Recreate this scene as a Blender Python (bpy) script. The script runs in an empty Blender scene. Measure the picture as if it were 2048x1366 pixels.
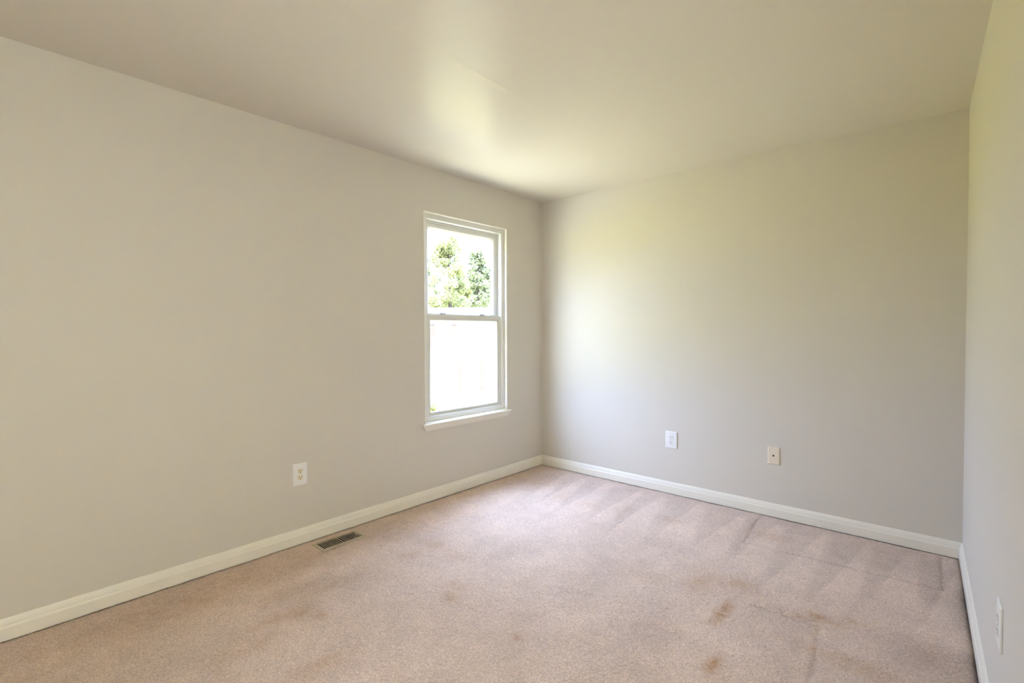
import bpy, bmesh, math, random
import numpy as np
from mathutils import Vector, Matrix

random.seed(7)
rng = np.random.default_rng(11)
sc = bpy.context.scene
COL = sc.collection

# ------------------------------------------------------------------ camera
F_PX, YAW, PITCH, ROLL = 986.33, -0.7295, -0.0216, -0.0030
CAM = Vector((2.8644, -3.6226, 1.2518))
_f = Vector((math.sin(YAW) * math.cos(PITCH), math.cos(YAW) * math.cos(PITCH), math.sin(PITCH)))
_r0 = Vector((math.cos(YAW), -math.sin(YAW), 0))
_u0 = _r0.cross(_f)
_r = math.cos(ROLL) * _r0 + math.sin(ROLL) * _u0
_u = -math.sin(ROLL) * _r0 + math.cos(ROLL) * _u0
cd = bpy.data.cameras.new('camera')
cd.sensor_width = 36.0
cd.lens = F_PX / 2048 * 36.0
cd.clip_start = 0.02
cd.clip_end = 500
cam = bpy.data.objects.new('camera', cd)
COL.objects.link(cam)
cam.matrix_world = Matrix(((_r.x, _u.x, -_f.x, CAM.x), (_r.y, _u.y, -_f.y, CAM.y), (_r.z, _u.z, -_f.z, CAM.z), (0, 0, 0, 1)))
sc.camera = cam

# ------------------------------------------------------------------ room numbers (metres; corner of left and back wall = origin)
H = 2.44                      # ceiling height
W = 2.917                     # back wall length
RA = -0.0364                  # right wall runs slightly out of square: x = W + RA*y
REAR = -4.90                  # wall behind the camera
TB = 0.014                    # baseboard thickness
WY0, WY1, WZ0, WZ1 = -1.376, -0.482, 0.570, 2.126      # window opening in the left wall
W2Y0, W2Y1 = -4.744, -3.85                             # two more added for fill light, unseen in the right wall behind the camera
W3Y0, W3Y1 = -3.744, -2.85
WT = 0.115                    # wall thickness
GROUND = -2.9                 # the lawn outside lies one storey down

# ------------------------------------------------------------------ sky, sun, exposure
world = bpy.data.worlds.new('sky')
sc.world = world
world.use_nodes = True
wn = world.node_tree.nodes
wl = world.node_tree.links
wn.clear()
wo = wn.new('ShaderNodeOutputWorld')
bg = wn.new('ShaderNodeBackground')
tc = wn.new('ShaderNodeTexCoord')
sx = wn.new('ShaderNodeSeparateXYZ')
rp = wn.new('ShaderNodeValToRGB')
wl.new(tc.outputs['Generated'], sx.inputs[0])
wl.new(sx.outputs['Z'], rp.inputs[0])
rp.color_ramp.elements[0].position = 0.0
rp.color_ramp.elements[0].color = (0.52, 0.645, 0.90, 1)
rp.color_ramp.elements[1].position = 0.62
rp.color_ramp.elements[1].color = (1.30, 1.68, 2.65, 1)
wl.new(rp.outputs[0], bg.inputs[0])
bg.inputs[1].default_value = 14.0
wl.new(bg.outputs[0], wo.inputs[0])

sd = bpy.data.lights.new('sun', 'SUN')
sd.energy = 78.0
sd.color = (1.0, 0.95, 0.86)
sd.angle = math.radians(1.0)
sun = bpy.data.objects.new('sun', sd)
COL.objects.link(sun)
sun.rotation_euler = Vector((-0.28, 0.42, -0.86)).to_track_quat('-Z', 'Y').to_euler()

def portal(y0, y1, z0, z1):
    l = bpy.data.lights.new('window_portal', 'AREA')
    l.shape = 'RECTANGLE'
    l.size, l.size_y = (y1 - y0), (z1 - z0)
    l.cycles.is_portal = True
    o = bpy.data.objects.new('window_portal', l)
    COL.objects.link(o)
    o.location = (-WT - 0.01, (y0 + y1) / 2, (z0 + z1) / 2)
    o.rotation_euler = Matrix(((0, 0, -1), (-1, 0, 0), (0, 1, 0))).to_euler()   # -Z looks along +x
    return o
portal(WY0, WY1, WZ0, WZ1)

sc.view_settings.view_transform = 'Standard'
sc.view_settings.look = 'None'
sc.view_settings.gamma = 1.0
sc.view_settings.use_curve_mapping = False
sc.view_settings.exposure = -0.18
sc.cycles.max_bounces = 14
sc.cycles.diffuse_bounces = 10
sc.cycles.glossy_bounces = 4
sc.cycles.transparent_max_bounces = 12
sc.cycles.sample_clamp_indirect = 20.0
sc.cycles.use_denoising = True

# ------------------------------------------------------------------ materials
def mat(name, color, rough=0.5, spec=0.5, metal=0.0):
    m = bpy.data.materials.new(name)
    m.use_nodes = True
    b = m.node_tree.nodes['Principled BSDF']
    b.inputs['Base Color'].default_value = (*color, 1)
    b.inputs['Roughness'].default_value = rough
    b.inputs['Specular IOR Level'].default_value = spec
    b.inputs['Metallic'].default_value = metal
    return m

def noisy(m, scale, amount, bump=0.0, dist=0.001, detail=4, stretch=None):
    """fine variation of the base colour and a little bump, in object space"""
    nt = m.node_tree
    b = nt.nodes['Principled BSDF']
    t = nt.nodes.new('ShaderNodeTexCoord')
    n = nt.nodes.new('ShaderNodeTexNoise')
    n.inputs['Scale'].default_value = scale
    n.inputs['Detail'].default_value = detail
    if stretch:
        mp = nt.nodes.new('ShaderNodeMapping')
        mp.inputs['Scale'].default_value = stretch
        nt.links.new(t.outputs['Object'], mp.inputs[0])
        nt.links.new(mp.outputs[0], n.inputs['Vector'])
    else:
        nt.links.new(t.outputs['Object'], n.inputs['Vector'])
    if amount:
        base = b.inputs['Base Color'].default_value[:3]
        mr = nt.nodes.new('ShaderNodeMapRange')
        mr.inputs['From Min'].default_value = 0.3
        mr.inputs['From Max'].default_value = 0.7
        mr.inputs['To Min'].default_value = 1 - amount
        mr.inputs['To Max'].default_value = 1 + amount
        nt.links.new(n.outputs['Fac'], mr.inputs['Value'])
        vm = nt.nodes.new('ShaderNodeVectorMath')
        vm.operation = 'SCALE'
        vm.inputs[0].default_value = base
        nt.links.new(mr.outputs[0], vm.inputs['Scale'])
        nt.links.new(vm.outputs[0], b.inputs['Base Color'])
    if bump:
        bn = nt.nodes.new('ShaderNodeBump')
        bn.inputs['Strength'].default_value = bump
        bn.inputs['Distance'].default_value = dist
        nt.links.new(n.outputs['Fac'], bn.inputs['Height'])
        nt.links.new(bn.outputs[0], b.inputs['Normal'])
    return m

WALL = (0.667, 0.632, 0.575)
M_wall = noisy(mat('beige_wall_paint', WALL, 0.60, 0.18), 220, 0.008, 0.06, 0.0006)
M_ceil = noisy(mat('beige_ceiling_paint', (0.665, 0.625, 0.555), 0.29, 0.05), 160, 0.006, 0.05, 0.0006)
M_trim = noisy(mat('offwhite_trim_paint', (0.83, 0.80, 0.72), 0.35, 0.5), 60, 0.01, 0.03, 0.0005)
M_vinyl = noisy(mat('white_window_vinyl', (0.74, 0.74, 0.71), 0.35, 0.5), 90, 0.006)
M_plate = noisy(mat('white_plastic', (0.84, 0.83, 0.82), 0.3, 0.5), 90, 0.006)
M_ivory = noisy(mat('ivory_plastic', (0.80, 0.72, 0.55), 0.35, 0.5), 90, 0.01)
M_almond = noisy(mat('cream_plastic', (0.80, 0.71, 0.58), 0.35, 0.5), 90, 0.01)
M_dark = noisy(mat('dark_slot', (0.02, 0.018, 0.015), 0.6, 0.3), 90, 0.02)
M_screw = noisy(mat('painted_screw', (0.62, 0.60, 0.55), 0.35, 0.5, 0.3), 90, 0.02)
M_vent = noisy(mat('tan_vent_metal', (0.44, 0.38, 0.28), 0.45, 0.5), 120, 0.05)
M_duct = noisy(mat('duct_sheet_metal', (0.02, 0.019, 0.018), 0.7, 0.3), 40, 0.1)
M_lock = noisy(mat('grey_lock_metal', (0.30, 0.29, 0.28), 0.4, 0.5, 0.4), 90, 0.03)
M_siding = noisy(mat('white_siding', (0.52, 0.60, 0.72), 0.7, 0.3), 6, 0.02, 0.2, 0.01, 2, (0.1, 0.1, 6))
M_roof = noisy(mat('pale_grey_shingle', (0.42, 0.42, 0.42), 0.9, 0.2), 5, 0.12, 0.2, 0.01)
M_shut = noisy(mat('redbrown_shutter', (0.070, 0.046, 0.042), 0.6, 0.3), 9, 0.10)
M_hglass = noisy(mat('dark_window_glass', (0.30, 0.30, 0.31), 0.3, 0.1), 9, 0.10)
M_leaf = noisy(mat('leaf_green', (0.165, 0.19, 0.105), 0.6, 0.25), 1.3, 0.45, detail=6)
M_leaf2 = noisy(mat('leaf_yellow_green', (0.23, 0.24, 0.105), 0.6, 0.25), 1.3, 0.45, detail=6)
def leafy(m, f):
    nt = m.node_tree
    b, o = nt.nodes['Principled BSDF'], nt.nodes['Material Output']
    t, x = nt.nodes.new('ShaderNodeBsdfTranslucent'), nt.nodes.new('ShaderNodeMixShader')
    src = b.inputs['Base Color'].links[0].from_socket
    nt.links.new(src, t.inputs[0])
    x.inputs[0].default_value = f
    nt.links.new(b.outputs[0], x.inputs[1]); nt.links.new(t.outputs[0], x.inputs[2]); nt.links.new(x.outputs[0], o.inputs[0])
leafy(M_leaf, 0.45)
leafy(M_leaf2, 0.45)
M_bark = noisy(mat('bark', (0.07, 0.055, 0.045), 0.9, 0.1), 8, 0.3, 0.4, 0.02)
M_lawn = noisy(mat('lawn_grass', (0.27, 0.240, 0.018), 0.9, 0.1), 0.9, 0.18, detail=8)

M_conc = noisy(mat('pale_concrete', (0.40, 0.37, 0.25), 0.9, 0.2), 2.0, 0.06, detail=8)

def glass_mat():
    m = bpy.data.materials.new('clear_window_glass')
    m.use_nodes = True
    nt = m.node_tree
    nt.nodes.clear()
    o = nt.nodes.new('ShaderNodeOutputMaterial')
    mx = nt.nodes.new('ShaderNodeMixShader')
    tr = nt.nodes.new('ShaderNodeBsdfTransparent')
    tr.inputs[0].default_value = (0.97, 0.985, 0.975, 1)
    gl = nt.nodes.new('ShaderNodeBsdfGlossy')
    gl.inputs['Roughness'].default_value = 0.02
    fr = nt.nodes.new('ShaderNodeFresnel')
    fr.inputs['IOR'].default_value = 1.35
    ge = nt.nodes.new('ShaderNodeNewGeometry')       # reflect at the entering face only: no total reflection inside the pane
    fm = nt.nodes.new('ShaderNodeMath')
    fm.operation = 'MULTIPLY_ADD'
    nt.links.new(fr.outputs[0], fm.inputs[0])
    iv = nt.nodes.new('ShaderNodeMath')
    iv.operation = 'SUBTRACT'
    iv.inputs[0].default_value = 1.0
    nt.links.new(ge.outputs['Backfacing'], iv.inputs[1])
    nt.links.new(iv.outputs[0], fm.inputs[1])
    fm.inputs[2].default_value = 0.0
    nt.links.new(fm.outputs[0], mx.inputs[0])
    nt.links.new(tr.outputs[0], mx.inputs[1])
    nt.links.new(gl.outputs[0], mx.inputs[2])
    nt.links.new(mx.outputs[0], o.inputs[0])
    return m
M_glass = glass_mat()

def carpet_mat():
    m = mat('beige_carpet', (0.5, 0.4, 0.33), 0.95, 0.1)
    nt = m.node_tree
    N, L = nt.nodes, nt.links
    b = N['Principled BSDF']
    at1 = N.new('ShaderNodeAttribute'); at1.attribute_name = 'nap'
    at2 = N.new('ShaderNodeAttribute'); at2.attribute_name = 'stain'
    t = N.new('ShaderNodeTexCoord')
    n1 = N.new('ShaderNodeTexNoise'); n1.inputs['Scale'].default_value = 250; n1.inputs['Detail'].default_value = 3
    n2 = N.new('ShaderNodeTexNoise'); n2.inputs['Scale'].default_value = 130; n2.inputs['Detail'].default_value = 3
    for n in (n1, n2):
        L.new(t.outputs['Object'], n.inputs['Vector'])
    add = N.new('ShaderNodeMath'); add.operation = 'ADD'
    L.new(n1.outputs['Fac'], add.inputs[0]); L.new(n2.outputs['Fac'], add.inputs[1])
    mr = N.new('ShaderNodeMapRange')
    mr.inputs['From Min'].default_value = 0.7; mr.inputs['From Max'].default_value = 1.3
    mr.inputs['To Min'].default_value = 0.74; mr.inputs['To Max'].default_value = 1.26
    L.new(add.outputs[0], mr.inputs['Value'])
    mul = N.new('ShaderNodeMath'); mul.operation = 'MULTIPLY'
    L.new(mr.outputs[0], mul.inputs[0]); L.new(at1.outputs['Fac'], mul.inputs[1])
    mx = N.new('ShaderNodeMix'); mx.data_type = 'RGBA'
    mx.inputs['A'].default_value = (0.680, 0.535, 0.455, 1)
    mx.inputs['B'].default_value = (0.50, 0.30, 0.16, 1)
    L.new(at2.outputs['Fac'], mx.inputs['Factor'])
    vm = N.new('ShaderNodeVectorMath'); vm.operation = 'SCALE'
    L.new(mx.outputs['Result'], vm.inputs[0]); L.new(mul.outputs[0], vm.inputs['Scale'])
    L.new(vm.outputs[0], b.inputs['Base Color'])
    bn = N.new('ShaderNodeBump')
    bn.inputs['Strength'].default_value = 0.6; bn.inputs['Distance'].default_value = 0.003
    L.new(add.outputs[0], bn.inputs['Height'])
    L.new(bn.outputs[0], b.inputs['Normal'])
    b.inputs['Sheen Weight'].default_value = 0.15
    b.inputs['Sheen Roughness'].default_value = 0.5
    return m
M_carpet = carpet_mat()

# ------------------------------------------------------------------ mesh helpers
def obj(name, bm, m, parent=None, smooth=False, bevel=0.0, seg=2):
    me = bpy.data.meshes.new(name)
    bmesh.ops.recalc_face_normals(bm, faces=bm.faces)
    bm.to_mesh(me)
    bm.free()
    me.materials.append(m)
    o = bpy.data.objects.new(name, me)
    COL.objects.link(o)
    if parent is not None:
        o.parent = parent
    if smooth:
        for p in me.polygons:
            p.use_smooth = True
    if bevel:
        md = o.modifiers.new('bevel', 'BEVEL')
        md.width = bevel
        md.segments = seg
        md.limit_method = 'ANGLE'
    return o

def bx(bm, x0, x1, y0, y1, z0, z1):
    vs = [bm.verts.new((x, y, z)) for x in (x0, x1) for y in (y0, y1) for z in (z0, z1)]
    for f in ((0, 1, 3, 2), (4, 6, 7, 5), (0, 4, 5, 1), (2, 3, 7, 6), (0, 2, 6, 4), (1, 5, 7, 3)):
        bm.faces.new([vs[i] for i in f])

def box(x0, x1, y0, y1, z0, z1):
    bm = bmesh.new()
    bx(bm, x0, x1, y0, y1, z0, z1)
    return bm

def loft(bm, rings, cap=True):
    """rings: lists of points with equal count; closed around"""
    vr = [[bm.verts.new(p) for p in r] for r in rings]
    n = len(vr[0])
    for a, b in zip(vr, vr[1:]):
        for i in range(n):
            j = (i + 1) % n
            bm.faces.new((a[i], a[j], b[j], b[i]))
    if cap:
        bm.faces.new(vr[0])
        bm.faces.new(vr[-1][::-1])

def prism(bm, poly, z0, z1):
    loft(bm, [[(x, y, z0) for x, y in poly], [(x, y, z1) for x, y in poly]])

def tube(bm, p, q, r0, r1, n=8):
    p, q = Vector(p), Vector(q)
    d = (q - p).normalized()
    a = d.orthogonal().normalized()
    b = d.cross(a)
    rings = [[c + r * (math.cos(t) * a + math.sin(t) * b) for t in [2 * math.pi * i / n for i in range(n)]] for c, r in ((p, r0), (q, r1))]
    loft(bm, rings)

def empty(name, loc=(0, 0, 0), rz=0.0):
    o = bpy.data.objects.new(name, None)
    COL.objects.link(o)
    o.location = loc
    o.rotation_euler = (0, 0, rz)
    o.empty_display_size = 0.1
    return o

def tag(o, label=None, cat=None, group=None, kind=None):
    if label: o['label'] = label
    if cat: o['category'] = cat
    if group: o['group'] = group
    if kind: o['kind'] = kind
    return o

def struct(o, label=None, cat=None):
    return tag(o, label, cat, kind='structure')

def rx(y):
    return W + RA * y

# ------------------------------------------------------------------ room shell
# left wall: solid panels around the two window openings
bm = bmesh.new()
for a, b, hole in ((REAR - WT, WY0, False), (WY0, WY1, True), (WY1, WT, False)):
    if hole:
        bx(bm, -WT, 0, a, b, -0.05, WZ0)
        bx(bm, -WT, 0, a, b, WZ1, H + 0.05)
    else:
        bx(bm, -WT, 0, a, b, -0.05, H + 0.05)
struct(obj('wall_left', bm, M_wall), 'beige painted wall holding the sash window', 'wall')

struct(obj('wall_back', box(0, W + 0.0, 0, WT, -0.05, H + 0.05), M_wall), 'beige painted end wall with the cream plate', 'wall')
bm = bmesh.new()
for a, b, zz in ((WT, W3Y1, ((-0.05, H + 0.05),)), (W3Y1, W3Y0, ((-0.05, WZ0), (WZ1, H + 0.05))), (W3Y0, W2Y1, ((-0.05, H + 0.05),)), (W2Y1, W2Y0, ((-0.05, WZ0), (WZ1, H + 0.05))), (W2Y0, REAR - WT, ((-0.05, H + 0.05),))):
    for z0, z1 in zz:
        prism(bm, [(rx(a), a), (rx(b), b), (rx(b) + WT, b), (rx(a) + WT, a)], z0, z1)
struct(obj('wall_right', bm, M_wall), 'beige painted wall at the right edge', 'wall')
struct(obj('wall_rear', box(0, rx(REAR), REAR - WT, REAR, -0.05, H + 0.05), M_wall), 'beige wall behind the camera', 'wall')
bm = bmesh.new()
prism(bm, [(0, 0), (0, REAR), (rx(REAR), REAR), (rx(0), 0)], H, H + 0.15)
# a faint taped drywall joint, a millimetre proud
loft(bm, [[(1.215 - 0.02 * (y + 1.97) - 0.05, y, H + 0.001), (1.215 - 0.02 * (y + 1.97), y, H - 0.0010), (1.215 - 0.02 * (y + 1.97) + 0.05, y, H + 0.001)] for y in (-2.9, -1.45)])
struct(obj('ceiling', bm, M_ceil), 'smooth beige painted ceiling', 'ceiling')

# ------------------------------------------------------------------ carpet
HX0, HX1, HY0, HY1 = 0.098, 0.203, -2.252, -2.016      # duct hole under the register

def smooth(a, b, x):
    t = np.clip((x - a) / (b - a), 0, 1)
    return t * t * (3 - 2 * t)

def vnoise(x, y, s, seed):
    """smooth value noise"""
    r = np.random.default_rng(seed)
    g = r.random((64, 64))
    u, v = x * s + 100, y * s + 100
    i, j = np.floor(u).astype(int), np.floor(v).astype(int)
    fu, fv = u - i, v - j
    fu, fv = fu * fu * (3 - 2 * fu), fv * fv * (3 - 2 * fv)
    G = lambda a, b: g[a % 64, b % 64]
    return (G(i, j) * (1 - fu) + G(i + 1, j) * fu) * (1 - fv) + (G(i, j + 1) * (1 - fu) + G(i + 1, j + 1) * fu) * fv

def seg_dist(x, y, a, b):
    ax, ay = a; bxx, by = b
    dx, dy = bxx - ax, by - ay
    t = np.clip(((x - ax) * dx + (y - ay) * dy) / (dx * dx + dy * dy), 0, 1)
    return np.hypot(x - ax - t * dx, y - ay - t * dy)

def build_floor():
    st = 0.0058
    xs = np.concatenate([np.arange(0, HX0, st), np.arange(HX0, HX1, st), np.arange(HX1, 3.0955, st)])
    xs = np.unique(np.round(np.concatenate([xs, [HX0, HX1]]), 5))
    yfine = np.arange(-3.55, 0.0005, st)
    yco = np.linspace(REAR, -3.56, 24)
    ysv = np.unique(np.round(np.concatenate([yco, yfine, [HY0, HY1, 0.0]]), 5))
    X, Y = np.meshgrid(xs, ysv, indexing='ij')
    X = np.minimum(X, W + RA * Y)
    r = np.random.default_rng(5)
    Z = (r.random(X.shape) - 0.5) * 0.0036 + (vnoise(X, Y, 60, 1) - 0.5) * 0.003 + (vnoise(X, Y, 9, 2) - 0.5) * 0.003
    # furniture imprint near the far wall
    P = [(1.915, -0.05), (1.955, -0.56), (2.84, -0.50), (2.83, -0.05)]
    imp = np.zeros_like(X)
    for k, (a, b) in enumerate(zip(P, P[1:])):
        d = seg_dist(X + 0.012 * (vnoise(X, Y, 14, 3) - 0.5), Y + 0.012 * (vnoise(X, Y, 14, 4) - 0.5), a, b)
        imp = np.maximum(imp, np.exp(-(d / 0.011) ** 2) * (0.45 + 0.55 * vnoise(X, Y, 5, 6)))
    d = seg_dist(X, Y, (2.46, -1.24), (2.50, -1.60))
    imp = np.maximum(imp, 0.5 * np.exp(-(d / 0.012) ** 2))
    d = seg_dist(X, Y, (2.20, -1.24), (2.46, -1.24))
    imp = np.maximum(imp, 0.5 * np.exp(-(d / 0.010) ** 2))
    Z -= 0.007 * imp
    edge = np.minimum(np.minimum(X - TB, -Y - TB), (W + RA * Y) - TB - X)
    Z -= 0.008 * np.exp(-np.clip(edge, 0, 1) / 0.007)
    # pile lean, its sheen painted as tone: vacuum strokes fanning out from the far wall, broad passes elsewhere
    wob = 0.10 * (vnoise(X, Y, 1.6, 8) - 0.5) + 0.03 * (vnoise(X, Y, 7, 9) - 0.5)
    E0 = np.array([-0.3, 0.12, 0.34, 0.50, 0.74, 1.03, 1.215, 1.485, 1.795, 2.02, 2.27, 2.49, 2.68, 2.9, 3.2])
    SL = np.array([0.15, 0.15, 0.15, 0.13, 0.085, 0.06, 0.07, 0.06, -0.03, -0.05, -0.08, -0.10, -0.12, -0.14, -0.15])
    edges = E0[:, None, None] + SL[:, None, None] * (-Y)[None]
    Xw = X + 0.35 * wob
    cell = np.clip((Xw[None] >= edges).sum(0) - 1, 0, len(E0) - 2)
    e0 = np.take_along_axis(edges, cell[None], 0)[0]
    e1 = np.take_along_axis(edges, cell[None] + 1, 0)[0]
    saw = np.clip((Xw - e0) / (e1 - e0), 0, 1)
    hsh = np.sin(cell * 12.9898) * 43758.5453
    hsh = hsh - np.floor(hsh)
    dist = -Y
    wid = 0.12 + 0.68 * np.clip(dist / (0.75 + 0.35 * hsh), 0, 1) ** 1.3
    band = smooth(0.0, 0.06, saw) * (1 - smooth(wid, wid + 0.22, saw))
    fade = smooth(0.05, 0.18, dist) * (1 - smooth(0.55 + 0.3 * hsh, 0.95 + 0.3 * hsh, dist)) * smooth(0.25, 0.5, X)
    nap = 0.93 + 0.135 * band * fade + 0.06 * smooth(0.6, 1.1, dist)
    # broad passes running along the room
    u2 = (X + 0.10 * Y + 0.20 * (vnoise(X, Y, 1.1, 12) - 0.5)) / 0.46
    s2 = u2 - np.floor(u2)
    band2 = smooth(0.0, 0.10, s2) * (1 - smooth(0.48, 0.62, s2))
    nap += 0.035 * (band2 - 0.5) * smooth(0.9, 1.3, dist)
    nap += 0.13 * (vnoise(X, Y, 3.2, 15) - 0.5) + 0.10 * (vnoise(X, Y, 10, 16) - 0.5) + 0.07 * (vnoise(X, Y, 26, 18) - 0.5)
    nap -= 0.22 * imp
    # gap shade painted at the baseboards, then traffic wear and soiling along side walls
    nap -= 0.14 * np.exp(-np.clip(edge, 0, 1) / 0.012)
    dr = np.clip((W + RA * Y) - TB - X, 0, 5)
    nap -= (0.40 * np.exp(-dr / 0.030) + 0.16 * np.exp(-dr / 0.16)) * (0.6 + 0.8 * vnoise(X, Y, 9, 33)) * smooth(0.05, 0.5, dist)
    nap -= 0.14 * np.exp(-np.clip(X - TB, 0, 5) / 0.10) * smooth(2.2, 3.2, dist) * (0.4 + 1.0 * vnoise(X, Y, 7, 34))
    nap += 0.20 * (r.random(X.shape) - 0.5)
    # stains: (x, y, rx, ry, amount)
    stain = np.zeros_like(X)
    for (cx, cy, a, b, am) in STAINS:
        q = ((X - cx) / a) ** 2 + ((Y - cy) / b) ** 2
        q = q * (0.6 + 0.9 * vnoise(X, Y, 22, int(1000 * abs(cx + cy))))
        stain = np.maximum(stain, 0.85 * am * np.exp(-q) * (0.45 + 0.9 * vnoise(X, Y, 48, int(777 * abs(cx - cy)))))
    stain += 0.16 * np.clip(vnoise(X, Y, 2.3, 21) - 0.5, 0, 1)
    nap -= 0.10 * stain
    nx, ny = X.shape
    verts = np.stack([X, Y, Z], -1).reshape(-1, 3)
    idx = np.arange(nx * ny).reshape(nx, ny)
    q = np.stack([idx[:-1, :-1], idx[1:, :-1], idx[1:, 1:], idx[:-1, 1:]], -1)
    cx = (X[:-1, :-1] + X[1:, 1:]) / 2
    cy = (Y[:-1, :-1] + Y[1:, 1:]) / 2
    keep = ~((cx > HX0) & (cx < HX1) & (cy > HY0) & (cy < HY1))
    keep &= (X[1:, :-1] - X[:-1, :-1] > 1e-6) | (X[1:, 1:] - X[:-1, 1:] > 1e-6)
    q = q[keep].reshape(-1, 4)
    me = bpy.data.meshes.new('floor')
    me.vertices.add(len(verts))
    me.vertices.foreach_set('co', verts.ravel())
    me.loops.add(q.size)
    me.loops.foreach_set('vertex_index', q.ravel())
    me.polygons.add(len(q))
    me.polygons.foreach_set('loop_start', np.arange(0, q.size, 4))
    me.polygons.foreach_set('loop_total', np.full(len(q), 4))
    me.update(calc_edges=True)
    me.validate()
    for nm, arr in (('nap', nap), ('stain', np.clip(stain, 0, 1))):
        at = me.attributes.new(nm, 'FLOAT', 'POINT')
        at.data.foreach_set('value', arr.astype(np.float32).ravel())
    me.polygons.foreach_set('use_smooth', np.ones(len(me.polygons), dtype=bool))
    me.materials.append(M_carpet)
    o = bpy.data.objects.new('floor', me)
    COL.objects.link(o)
    return struct(o, 'beige cut pile carpet with vacuum marks and stains', 'carpet')

STAINS = [
    (2.118, -1.39, 0.028, 0.105, 1.0), (2.216, -1.765, 0.030, 0.060, 1.0), (2.448, -1.150, 0.065, 0.035, 0.75), (2.395, -1.20, 0.10, 0.030, 0.5),
    (1.944, -1.20, 0.075, 0.12, 0.50), (2.10, -1.09, 0.085, 0.075, 0.60), (2.02, -1.12, 0.14, 0.10, 0.35), (2.56, -1.10, 0.05, 0.03, 0.4),
    (1.499, -0.511, 0.07, 0.05, 0.40), (2.05, -0.364, 0.10, 0.07, 0.35), (2.60, -1.42, 0.18, 0.045, 0.40), (2.80, -1.15, 0.06, 0.06, 0.3),
    (0.711, -2.636, 0.06, 0.06, 0.55), (0.796, -2.586, 0.05, 0.03, 0.55), (0.683, -2.712, 0.05, 0.16, 0.45), (0.80, -2.88, 0.06, 0.12, 0.35),
    (0.60, -2.45, 0.05, 0.14, 0.40), (0.50, -2.60, 0.07, 0.22, 0.35), (0.62, -1.97, 0.05, 0.10, 0.35), (0.62, -1.79, 0.10, 0.05, 0.40),
    (0.80, -1.80, 0.09, 0.05, 0.30), (1.118, -2.111, 0.05, 0.035, 0.50), (1.554, -2.129, 0.035, 0.022, 0.55), (1.109, -2.745, 0.05, 0.12, 0.40),
    (1.06, -2.02, 0.06, 0.03, 0.3), (0.95, -0.62, 0.12, 0.09, 0.30), (0.68, -0.62, 0.08, 0.12, 0.35), (1.16, -0.55, 0.07, 0.12, 0.30),
    (0.30, -0.45, 0.20, 0.22, 0.45), (0.30, -1.60, 0.16, 0.45, 0.40), (0.22, -2.75, 0.20, 0.60, 0.40), (1.66, -1.30, 0.14, 0.10, 0.2)]
build_floor()

# ------------------------------------------------------------------ baseboards
def bb_profile():
    # (distance from wall, height)
    return [(0, 0.0), (TB, 0.0), (TB, 0.050), (0.0132, 0.053), (0.0105, 0.058), (0.0095, 0.066), (0.0075, 0.074), (0.0045, 0.082), (0.002, 0.087), (0, 0.088)]

def baseboard(name, a, b, nrm, ma, mb, label):
    """a->b along the wall foot, nrm into the room; ma/mb: mitre factors at the ends"""
    a, b, n = Vector(a), Vector(b), Vector(nrm)
    d = (b - a).normalized()
    bm = bmesh.new()
    loft(bm, [[a + n * t + d * (ma * t) + Vector((0, 0, h)) for t, h in bb_profile()],
              [b + n * t - d * (mb * t) + Vector((0, 0, h)) for t, h in bb_profile()]])
    return struct(obj(name, bm, M_trim), label, 'baseboard')

ZB = 0.0005
rn = Vector((-1, RA, 0)).normalized()
baseboard('baseboard_left', (0, REAR, ZB), (0, 0, ZB), (1, 0, 0), 1, 1, 'off-white baseboard under the window wall')
baseboard('baseboard_back', (0, 0, ZB), (W, 0, ZB), (0, -1, 0), 1, 1, 'off-white baseboard along the end wall')
baseboard('baseboard_right', (rx(0), 0, ZB), (rx(REAR), REAR, ZB), rn, 1, 1, 'off-white baseboard along the right wall')
baseboard('baseboard_rear', (rx(REAR), REAR, ZB), (0, REAR, ZB), (0, 1, 0), 1, 1, 'off-white baseboard behind the camera')

# ------------------------------------------------------------------ windows
def ring_frame(bm, y0, y1, z0, z1, wl_, wr, wb, wt, xa, xb):
    """rectangular frame in the wall plane, xa = room side, xb = outside"""
    bx(bm, xb, xa, y0, y0 + wl_, z0, z1)
    bx(bm, xb, xa, y1 - wr, y1, z0, z1)
    bx(bm, xb, xa, y0 + wl_, y1 - wr, z0, z0 + wb)
    bx(bm, xb, xa, y0 + wl_, y1 - wr, z1 - wt, z1)

def mitred(bm, y0, y1, z0, z1, prof):
    """sweep an (inset, x) profile round a rectangle with mitred corners"""
    rings = []
    for (sy, sz) in ((0, 0), (1, 0), (1, 1), (0, 1)):
        rings.append([( x, (y0 + t) if sy == 0 else (y1 - t), (z0 + t) if sz == 0 else (z1 - t)) for t, x in prof])
    vr = [[bm.verts.new(p) for p in r] for r in rings]
    n = len(prof)
    for k in range(4):
        a, b = vr[k], vr[(k + 1) % 4]
        for q in range(n):
            w = (q + 1) % n
            bm.faces.new((a[q], a[w], b[w], b[q]))

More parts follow.
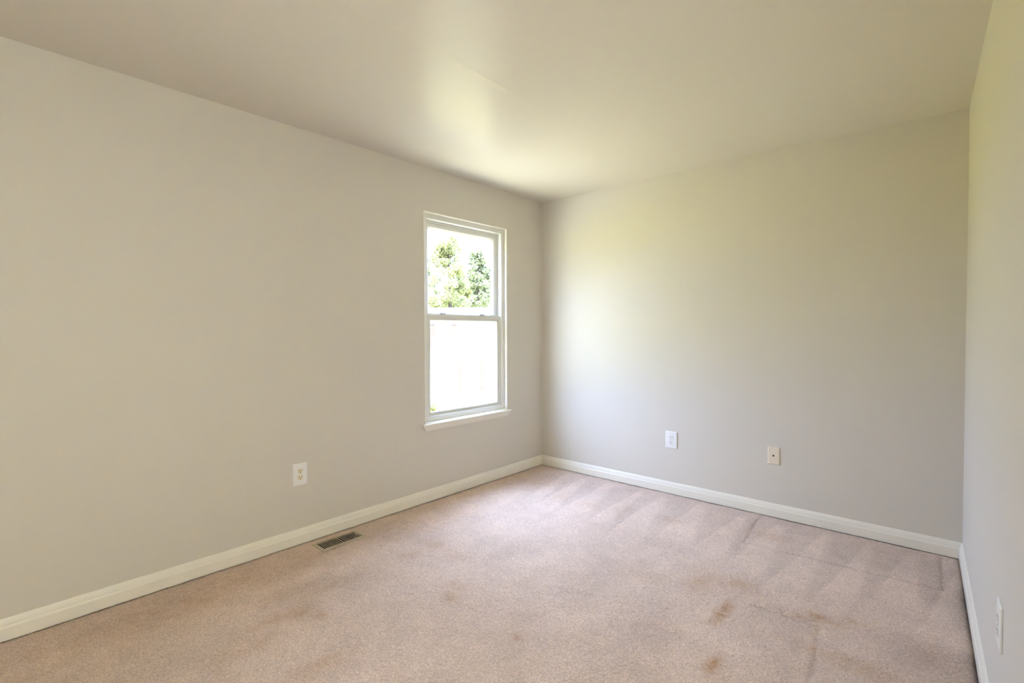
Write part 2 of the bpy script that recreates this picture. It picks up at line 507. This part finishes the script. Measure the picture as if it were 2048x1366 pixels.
def make_window(name, dy):
    y0, y1 = WY0 + dy, WY1 + dy
    e = empty(name, (0, (y0 + y1) / 2, WZ0))
    off = Vector((0, (y0 + y1) / 2, WZ0))
    def part(nm, bm, m, parent=e, bev=0.0):
        if parent is e:
            bmesh.ops.translate(bm, verts=bm.verts, vec=-off)
        else:
            bmesh.ops.translate(bm, verts=bm.verts, vec=-off)
        o = obj(nm, bm, m, parent, bevel=bev)
        return o
    # thin painted liner of the opening
    bm = bmesh.new()
    mitred(bm, y0, y1, WZ0, WZ1, [(0, 0.002), (0.006, 0.002), (0.008, 0.0), (0.008, -0.026), (0, -0.026)])
    part('jamb_liner', bm, M_trim)
    # vinyl main frame
    bm = bmesh.new()
    mitred(bm, y0, y1, WZ0, WZ1, [(0.0, -0.025), (0.043, -0.025), (0.046, -0.028), (0.046, -0.110), (0.034, -0.112), (0.034, -0.115), (0, -0.115)])
    part('window_frame', bm, M_vinyl)
    iy0, iy1, iz0, iz1 = y0 + 0.046, y1 - 0.046, WZ0 + 0.004, WZ1 - 0.046
    # upper sash, outer track
    bm = bmesh.new()
    mitred(bm, iy0 + 0.001, iy1 - 0.001, 1.345, iz1 - 0.001,
           [(0, -0.072), (0.016, -0.072), (0.017, -0.076), (0.019, -0.076), (0.020, -0.072), (0.044, -0.070), (0.047, -0.073), (0.058, -0.084), (0.058, -0.092), (0.044, -0.102), (0, -0.102)])
    us = part('upper_sash', bm, M_vinyl)
    part('pane', box(-0.089, -0.086, iy0 + 0.055, iy1 - 0.055, 1.395, iz1 - 0.036 - 0.02), M_glass, us)
    # lower sash, inner track
    bm = bmesh.new()
    mitred(bm, iy0 - 0.004, iy1 + 0.004, WZ0 + 0.010, 1.3766,
           [(0, -0.036), (0.030, -0.035), (0.032, -0.038), (0.035, -0.038), (0.036, -0.036), (0.043, -0.037), (0.050, -0.046), (0.050, -0.056), (0.043, -0.066), (0, -0.066)])
    ls = part('lower_sash', bm, M_vinyl)
    part('pane', box(-0.053, -0.050, iy0 + 0.043, iy1 - 0.043, WZ0 + 0.058, 1.3766 - 0.047), M_glass, ls)
    # bottom rail cover of the lower sash is taller than its stiles
    bm = bmesh.new()
    bx(bm, -0.062, -0.034, iy0 - 0.002, iy1 + 0.002, WZ0 + 0.004, WZ0 + 0.056)
    bx(bm, -0.060, -0.037, iy0 + 0.040, iy1 - 0.040, WZ0 + 0.060, WZ0 + 0.074)
    part('bottom_rail', bm, M_vinyl, ls, 0.002)
    # sash locks on the meeting rail
    for yy in (-1.165 + dy, -0.741 + dy):
        bm = bmesh.new()
        bx(bm, -0.062, -0.040, yy - 0.030, yy + 0.030, 1.3766, 1.3806)
        tube(bm, (-0.051, yy - 0.010, 1.3806), (-0.051, yy - 0.010, 1.389), 0.011, 0.010, 12)
        loft(bm, [[(-0.060, yy - 0.012, 1.384), (-0.046, yy - 0.012, 1.384), (-0.046, yy - 0.012, 1.392), (-0.060, yy - 0.012, 1.392)],
                  [(-0.052, yy + 0.034, 1.383), (-0.042, yy + 0.034, 1.383), (-0.042, yy + 0.034, 1.388), (-0.052, yy + 0.034, 1.388)]])
        part('sash_lock', bm, M_lock, ls, 0.001)
    # stool and moulded apron with raked ends
    def sill_ring(y, s):
        # s: +1 right end, -1 left end; ends rake inwards towards the bottom
        pr = [(0.0, 0.0, 0.571), (0.024, 0.0, 0.571), (0.026, 0.0, 0.568), (0.026, 0.0, 0.562), (0.023, 0.001, 0.559)]
        return [(x, y - s * k, z) for x, k, z in pr] + [(0.0, y - s * 0.001, 0.559)]
    bm = bmesh.new()
    loft(bm, [sill_ring(y0 - 0.026, -1), sill_ring(y1 + 0.026, 1)])
    bx(bm, -0.034, 0.0, y0 + 0.008, y1 - 0.008, 0.559, 0.5745)
    part('window_sill', bm, M_trim)
    def ap_ring(y, s):
        pr = [(0.0, 0.002, 0.559), (0.021, 0.002, 0.559), (0.021, 0.004, 0.555), (0.0185, 0.007, 0.551), (0.0175, 0.012, 0.544), (0.0150, 0.018, 0.537),
              (0.0145, 0.022, 0.531), (0.0105, 0.028, 0.525), (0.009, 0.034, 0.519), (0.0, 0.036, 0.517)]
        return [(x, y - s * k, z) for x, k, z in pr]
    bm = bmesh.new()
    loft(bm, [ap_ring(y0 - 0.026, -1), ap_ring(y1 + 0.026, 1)])
    part('apron', bm, M_trim)
    return struct(e, 'white double-hung sash window beside the corner' if dy == 0 else 'white sash window with drawn blind, added unseen behind the camera for fill light', 'window')

make_window('window_1', 0.0)
M_fill_blind = bpy.data.materials.new('cream_fill_blind_cloth')  # cloth of the added blinds, passes sun and sky as fill
M_fill_blind.use_nodes = True
_n = M_fill_blind.node_tree
_n.nodes.clear()
_o, _t = _n.nodes.new('ShaderNodeOutputMaterial'), _n.nodes.new('ShaderNodeBsdfTranslucent')
_d, _m = _n.nodes.new('ShaderNodeBsdfDiffuse'), _n.nodes.new('ShaderNodeMixShader')
_t.inputs[0].default_value = (0.66, 0.595, 0.515, 1)
_d.inputs[0].default_value = (0.80, 0.76, 0.68, 1)
_m.inputs[0].default_value = 0.35
_n.links.new(_t.outputs[0], _m.inputs[1]); _n.links.new(_d.outputs[0], _m.inputs[2]); _n.links.new(_m.outputs[0], _o.inputs[0])
for nm, a, b in (('fill_window_2', W2Y0, W2Y1), ('fill_window_3', W3Y0, W3Y1)):  # unseen windows with glowing blinds, added to brighten the left wall
    w2 = make_window(nm, a - WY0)
    yc = (a + b) / 2
    w2.location = (rx(yc), yc, WZ0)
    w2.rotation_euler = (0, 0, math.pi - math.atan(RA))
    bm = bmesh.new()
    cols = [[bm.verts.new((-0.021 + 0.0015 * math.sin(i * 0.9), -0.435 + 0.87 * i / 24, z)) for i in range(25)] for z in (0.02, WZ1 - WZ0 - 0.05)]
    for i in range(24):
        bm.faces.new((cols[0][i], cols[0][i + 1], cols[1][i + 1], cols[1][i]))
    obj('fill_blind', bm, M_fill_blind, w2, True)
    bm = bmesh.new()
    tube(bm, (-0.016, -0.436, WZ1 - WZ0 - 0.035), (-0.016, 0.436, WZ1 - WZ0 - 0.035), 0.015, 0.015, 16)
    bx(bm, -0.025, -0.017, -0.435, 0.435, 0.008, 0.022)
    obj('fill_blind_rail', bm, M_trim, w2)

# ------------------------------------------------------------------ wall plates (built facing +x at the origin: x out of the wall, y along it, z up)
def rounded_rect(w, h, r, n=5):
    pts = []
    for cx, cy, a0 in ((w / 2 - r, h / 2 - r, 0), (-w / 2 + r, h / 2 - r, 90), (-w / 2 + r, -h / 2 + r, 180), (w / 2 - r, -h / 2 + r, 270)):
        for i in range(n + 1):
            a = math.radians(a0 + 90 * i / n)
            pts.append((cx + r * math.cos(a), cy + r * math.sin(a)))
    return pts

def plate_bm(w, h, t=0.0065):
    bm = bmesh.new()
    A, B, Cc = rounded_rect(w, h, 0.003), rounded_rect(w - 0.003, h - 0.003, 0.003), rounded_rect(w - 0.011, h - 0.011, 0.003)
    loft(bm, [[(0.0003, y, z) for y, z in A], [(0.003, y, z) for y, z in A], [(0.005, y, z) for y, z in B], [(t, y, z) for y, z in Cc]])
    return bm

def disc(bm, cy, cz, r, x0, x1, n=14):
    loft(bm, [[(x0, cy + r * math.cos(2 * math.pi * i / n), cz + r * math.sin(2 * math.pi * i / n)) for i in range(n)],
              [(x1, cy + r * 0.9 * math.cos(2 * math.pi * i / n), cz + r * 0.9 * math.sin(2 * math.pi * i / n)) for i in range(n)]])

def receptacle_face(cz):
    """round face with flattened top and bottom"""
    bm = bmesh.new()
    pts = []
    for i in range(32):
        a = 2 * math.pi * i / 32
        pts.append((0.0170 * math.cos(a), max(-0.0140, min(0.0140, 0.0170 * math.sin(a)))))
    loft(bm, [[(0.004, y, cz + z) for y, z in pts], [(0.0079, y, cz + z) for y, z in pts], [(0.0084, y * 0.95, cz + z * 0.95) for y, z in pts]])
    return bm

def make_outlet(face_mat, w, h, label, group=None):
    e = empty('wall_outlet')
    tag(e, label, 'outlet', group)
    obj('cover_plate', plate_bm(w, h), M_plate, e)
    for s in (1, -1):
        cz = s * 0.0195
        r = obj('receptacle', receptacle_face(cz), face_mat, e)
        bm = bmesh.new()
        bx(bm, 0.0080, 0.0087, -0.0080, -0.0052, cz - 0.0010, cz + 0.0085)
        bx(bm, 0.0080, 0.0087, 0.0052, 0.0080, cz + 0.0005, cz + 0.0080)
        obj('blade_slots', bm, M_dark, r)
        bm = bmesh.new()
        disc(bm, 0, cz - 0.0072, 0.0031, 0.0080, 0.0087, 12)
        obj('ground_hole', bm, M_dark, r)
    bm = bmesh.new()
    disc(bm, 0, 0, 0.0034, 0.006, 0.0078, 12)
    obj('screw', bm, M_screw, e)
    return e

o = make_outlet(M_ivory, 0.087, 0.130, 'white wall plate with two ivory sockets left of the window, above the floor vent')
o.location = (0, -2.302, 0.410)
o = make_outlet(M_plate, 0.093, 0.130, 'white double socket plate on the end wall, left of the cream plate')
o.location = (1.264, 0, 0.412)
o.rotation_euler = (0, 0, -math.pi / 2)
o = make_outlet(M_plate, 0.087, 0.130, 'white wall plate seen edge-on on the right wall near the picture corner')
oy = -1.655
o.location = (rx(oy), oy, 0.407)
o.rotation_euler = (0, 0, math.pi - math.atan(-RA) * -1)

# cream jack plate
e = empty('jack_plate')
tag(e, 'cream wall plate with one small dark jack, right of the white socket', 'wall plate')
obj('cover_plate', plate_bm(0.072, 0.116), M_almond, e)
bm = bmesh.new()
loft(bm, [[(0.0055, y, z) for y, z in rounded_rect(0.017, 0.019, 0.002)], [(0.0072, y, z) for y, z in rounded_rect(0.016, 0.018, 0.002)]])
j = obj('jack', bm, M_almond, e)
bm = bmesh.new()
loft(bm, [[(x, -0.0062, -0.0055), (x, 0.0062, -0.0055), (x, 0.0062, 0.0015), (x, 0.0028, 0.0022), (x, 0.0024, 0.0065), (x, -0.0024, 0.0065), (x, -0.0028, 0.0022), (x, -0.0062, 0.0015)] for x in (0.006, 0.0076)])
obj('jack_opening', bm, M_dark, j)
for s in (1, -1):
    bm = bmesh.new()
    disc(bm, 0, s * 0.0416, 0.0034, 0.006, 0.0074, 12)
    obj('screw', bm, M_almond, e)
e.location = (1.978, 0, 0.411)
e.rotation_euler = (0, 0, -math.pi / 2)

# ------------------------------------------------------------------ floor register
e = empty('floor_vent', ((HX0 + HX1) / 2 - 0.003, (HY0 + HY1) / 2, 0.0))
tag(e, 'tan metal floor vent with dark slots in the carpet by the baseboard', 'vent')
L2, W2 = 0.139, 0.070          # half length (y), half width (x)
l2, w2 = 0.121, 0.050
bm = bmesh.new()
def vring(hw, hl, z):
    return [(-hw, -hl, z), (hw, -hl, z), (hw, hl, z), (-hw, hl, z)]
rr = [vring(W2, L2, 0.0015), vring(W2, L2, 0.003), vring(W2 - 0.012, L2 - 0.012, 0.0072), vring(w2, l2, 0.0072), vring(w2, l2, 0.0)]
vr = [[bm.verts.new(p) for p in r] for r in rr]
for a, b in zip(vr, vr[1:] + vr[:1]):
    for i in range(4):
        j2 = (i + 1) % 4
        bm.faces.new((a[i], a[j2], b[j2], b[i]))
obj('vent_frame', bm, M_vent, e)
bm = bmesh.new()
bx(bm, -w2, w2, -0.003, 0.003, 0.003, 0.0068)
obj('centre_bar', bm, M_vent, e)
for s in (-1, 1):
    for k in range(1, 10):
        yc = s * (0.004 + k * (l2 - 0.004) / 10)
        bm = bmesh.new()
        bx(bm, -w2, w2, yc - 0.0017, yc + 0.0017, 0.0050, 0.0068)
        obj('slat', bm, M_vent, e)
bm = bmesh.new()
loft(bm, [[(-0.004, l2 - 0.015, 0.004), (0.003, l2 - 0.015, 0.004), (0.003, l2 - 0.012, 0.004), (-0.004, l2 - 0.012, 0.004)],
          [(-0.003, l2 - 0.020, 0.012), (0.002, l2 - 0.020, 0.012), (0.002, l2 - 0.017, 0.012), (-0.003, l2 - 0.017, 0.012)]])
obj('damper_lever', bm, M_screw, e)
bm = bmesh.new()
hx, hy = (HX1 - HX0) / 2 + 0.001, (HY1 - HY0) / 2 + 0.001
a = [bm.verts.new(p) for p in vring(hx, hy, 0.0008)]
b = [bm.verts.new(p) for p in vring(hx, hy, -0.14)]
for i in range(4):
    bm.faces.new((a[i], a[(i + 1) % 4], b[(i + 1) % 4], b[i]))
bm.faces.new(b)
obj('duct', bm, M_duct, e)

# ------------------------------------------------------------------ outdoors
def at(px, py, D):
    """point at forward distance D through a pixel of the 2048x1366 frame"""
    return CAM + D * (_f + _r * ((px - 1024) / F_PX) + _u * ((683 - py) / F_PX))

bm = bmesh.new()
v = [bm.verts.new(p) for p in ((-150, -120, GROUND), (60, -120, GROUND), (60, 150, GROUND), (-150, 150, GROUND))]
bm.faces.new(v)
struct(obj('ground', bm, M_lawn), 'green lawn outside the window', 'lawn')

struct(obj('driveway', box(-8.4, -1.2, -60, 60, GROUND - 0.1, GROUND + 0.03), M_conc), 'pale concrete drive below the window', 'driveway')

# neighbouring house, facing the room
hp = at(942, 661.7, 26.0)
e = empty('neighbour_house', (hp.x, hp.y, GROUND), -YAW)
tag(e, 'white sided house with red-brown shutters outside the window', 'house')
G = -GROUND
EAVE, RIDGE = 2.10 + G, 2.62 + G
def hz(z): return z + G
HW0, HW1, HD = -8.0, 8.0, 8.0
bm = bmesh.new()
bx(bm, HW0, HW1, 0, HD, 0, EAVE)
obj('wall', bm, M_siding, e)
bm = bmesh.new()
loft(bm, [[(x, -0.35, EAVE - 0.05), (x, -0.35, EAVE + 0.06), (x, HD / 2, RIDGE + 0.05), (x, HD + 0.35, EAVE + 0.06), (x, HD + 0.35, EAVE - 0.05)] for x in (HW0 - 0.3, HW1 + 0.3)])
obj('roof', bm, M_roof, e)
def house_window(xc, z0, z1, hw=0.38):
    bm = bmesh.new()
    bx(bm, xc - hw - 0.05, xc + hw + 0.05, -0.04, 0.0, hz(z1), hz(z1) + 0.07)
    bx(bm, xc - hw - 0.05, xc + hw + 0.05, -0.04, 0.0, hz(z0) - 0.07, hz(z0))
    bx(bm, xc - hw - 0.05, xc - hw, -0.04, 0.0, hz(z0), hz(z1))
    bx(bm, xc + hw, xc + hw + 0.05, -0.04, 0.0, hz(z0), hz(z1))
    bx(bm, xc - hw, xc + hw, -0.04, 0.0, hz((z0 + z1) / 2) - 0.03, hz((z0 + z1) / 2) + 0.03)
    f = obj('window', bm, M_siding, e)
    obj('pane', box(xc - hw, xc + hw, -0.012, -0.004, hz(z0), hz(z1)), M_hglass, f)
    for s in (-1, 1):
        bm = bmesh.new()
        c = xc + s * (hw + 0.05 + 0.15)
        bx(bm, c - 0.145, c + 0.145, -0.05, 0.0, hz(z0) - 0.02, hz(z1) + 0.02)
        n = 14
        for k in range(n):
            z = hz(z0) + 0.04 + (z1 - z0 - 0.08) * k / n
            bx(bm, c - 0.11, c + 0.11, -0.06, -0.05, z, z + 0.05)
        obj('shutter', bm, M_shut, f)
for xc in (-5.3, -3.4, 0.0, 3.2, 6.0):
    house_window(xc, -1.88, -0.36)
for xc in (-5.3, -3.4, -1.46, 3.2, 6.0):
    house_window(xc, 0.80 - 0.36, 1.60)

def leaf_mesh(name, centers, radii, n, size, m, parent, seed, squash=0.85):
    r = np.random.default_rng(seed)
    k = r.choice(len(centers), n, p=np.array(radii) ** 2 / np.sum(np.array(radii) ** 2))
    d = r.normal(size=(n, 3))
    d /= np.linalg.norm(d, axis=1, keepdims=True)
    rad = np.array(radii)[k][:, None] * (0.35 + 0.65 * r.random((n, 1)) ** 0.5)
    p = np.array(centers)[k] + d * rad * np.array([1, 1, squash])
    t = r.normal(size=(n, 3)); t /= np.linalg.norm(t, axis=1, keepdims=True)
    nn = d * 0.6 + r.normal(size=(n, 3)) * 0.5
    b = np.cross(nn, t); b /= np.linalg.norm(b, axis=1, keepdims=True) + 1e-9
    t = np.cross(b, nn); t /= np.linalg.norm(t, axis=1, keepdims=True) + 1e-9
    s = size * (0.6 + 0.8 * r.random((n, 1)))
    nn /= np.linalg.norm(nn, axis=1, keepdims=True)
    v = np.stack([p - t * s, p + b * s * 0.45 + nn * s * 0.12, p + t * s, p - b * s * 0.45 + nn * s * 0.12], 1).reshape(-1, 3)
    me = bpy.data.meshes.new(name)
    me.vertices.add(len(v)); me.vertices.foreach_set('co', v.ravel())
    me.loops.add(4 * n); me.loops.foreach_set('vertex_index', np.arange(4 * n))
    me.polygons.add(n)
    me.polygons.foreach_set('loop_start', np.arange(0, 4 * n, 4))
    me.polygons.foreach_set('loop_total', np.full(n, 4))
    me.update(calc_edges=True)
    me.materials.append(m)
    o = bpy.data.objects.new(name, me)
    COL.objects.link(o)
    o.parent = parent
    return o

def tree(px, top_py, D, width, label, m, seed, n=9000, conical=0.0):
    r = np.random.default_rng(seed)
    g = at(px, 661.7, D)
    h = at(px, top_py, D).z - GROUND
    e = empty('tree', (g.x, g.y, GROUND))
    tag(e, label, 'tree', 'trees behind the house')
    bm = bmesh.new()
    tube(bm, (0, 0, -0.1), (0.1, 0.1, h * 0.45), 0.22, 0.15, 10)
    tube(bm, (0.1, 0.1, h * 0.45), (0, 0.05, h * 0.88), 0.15, 0.04, 8)
    cs, rs = [], []
    for i in range(80):
        zz = h * (0.30 + 0.64 * r.random())
        k = (zz / h - 0.30) / 0.64
        lim = width / 2 * (0.25 + 0.75 * (1 - k) ** 0.7)
        a = r.random() * 2 * math.pi
        q = lim * (0.25 + 0.68 * r.random())
        c = (q * math.cos(a), q * math.sin(a), zz)
        cs.append(c)
        rs.append((0.22 + 0.30 * r.random()) * width / 4.2)
        if i % 4 == 0:
            tube(bm, (0.05, 0.05, max(h * 0.28, zz - q * 0.9)), c, 0.05, 0.02, 6)
    for j in range(3):
        cs.append(((r.random() - 0.5) * width * 0.3, (r.random() - 0.5) * width * 0.3, h - 0.25 - 0.35 * j))
        rs.append(0.28 * width / 4.2)
    obj('trunk', bm, M_bark, e)
    leaf_mesh('foliage', cs, rs, n, 0.10 + 0.0028 * max(0, D - 38), m, e, seed + 100)
    return e

tree(897, 463, 38, 5.4, 'tall bushy tree rising above the roof in the upper pane', M_leaf2, 3, 16000)
tree(955, 489, 46, 5.0, 'green tree right of the tallest tree in the upper pane', M_leaf, 5, 10000)
tree(986, 522, 55, 4.6, 'tree with its tip low at the right edge of the upper pane', M_leaf, 8, 9000)
tree(846, 508, 46, 4.8, 'bushy tree at the left edge of the upper pane', M_leaf, 12, 10000)
tree(922, 545, 62, 8.5, 'broad green tree standing farthest back between the other crowns', M_leaf2, 33, 24000)
tree(1042, 530, 38, 4.2, 'bushy tree behind the house, beyond the right edge of the window', M_leaf, 21, 6000)
tree(752, 500, 38, 4.2, 'bushy tree behind the house, beyond the left edge of the window', M_leaf, 27, 6000)

def shrub(px, py, D, h, label, seed):
    g = at(px, py, D)
    e = empty('shrub', (g.x, g.y, GROUND))
    tag(e, label, 'shrub', 'shrubs at the foot of the house')
    r = np.random.default_rng(seed)
    bm = bmesh.new()
    cs, rs = [], []
    for i in range(7):
        a = r.random() * 6.28
        c = (0.3 * math.cos(a) * r.random(), 0.3 * math.sin(a) * r.random(), h * (0.4 + 0.4 * r.random()))
        cs.append(c); rs.append(h * 0.28)
        tube(bm, (0, 0, -0.03), c, 0.02, 0.008, 5)
    obj('stems', bm, M_bark, e)
    leaf_mesh('foliage', cs, rs, 700, 0.06, M_leaf, e, seed + 50)
shrub(868, 800, 25.0, 0.55, 'small dark shrub on the lawn low in the lower pane', 31)
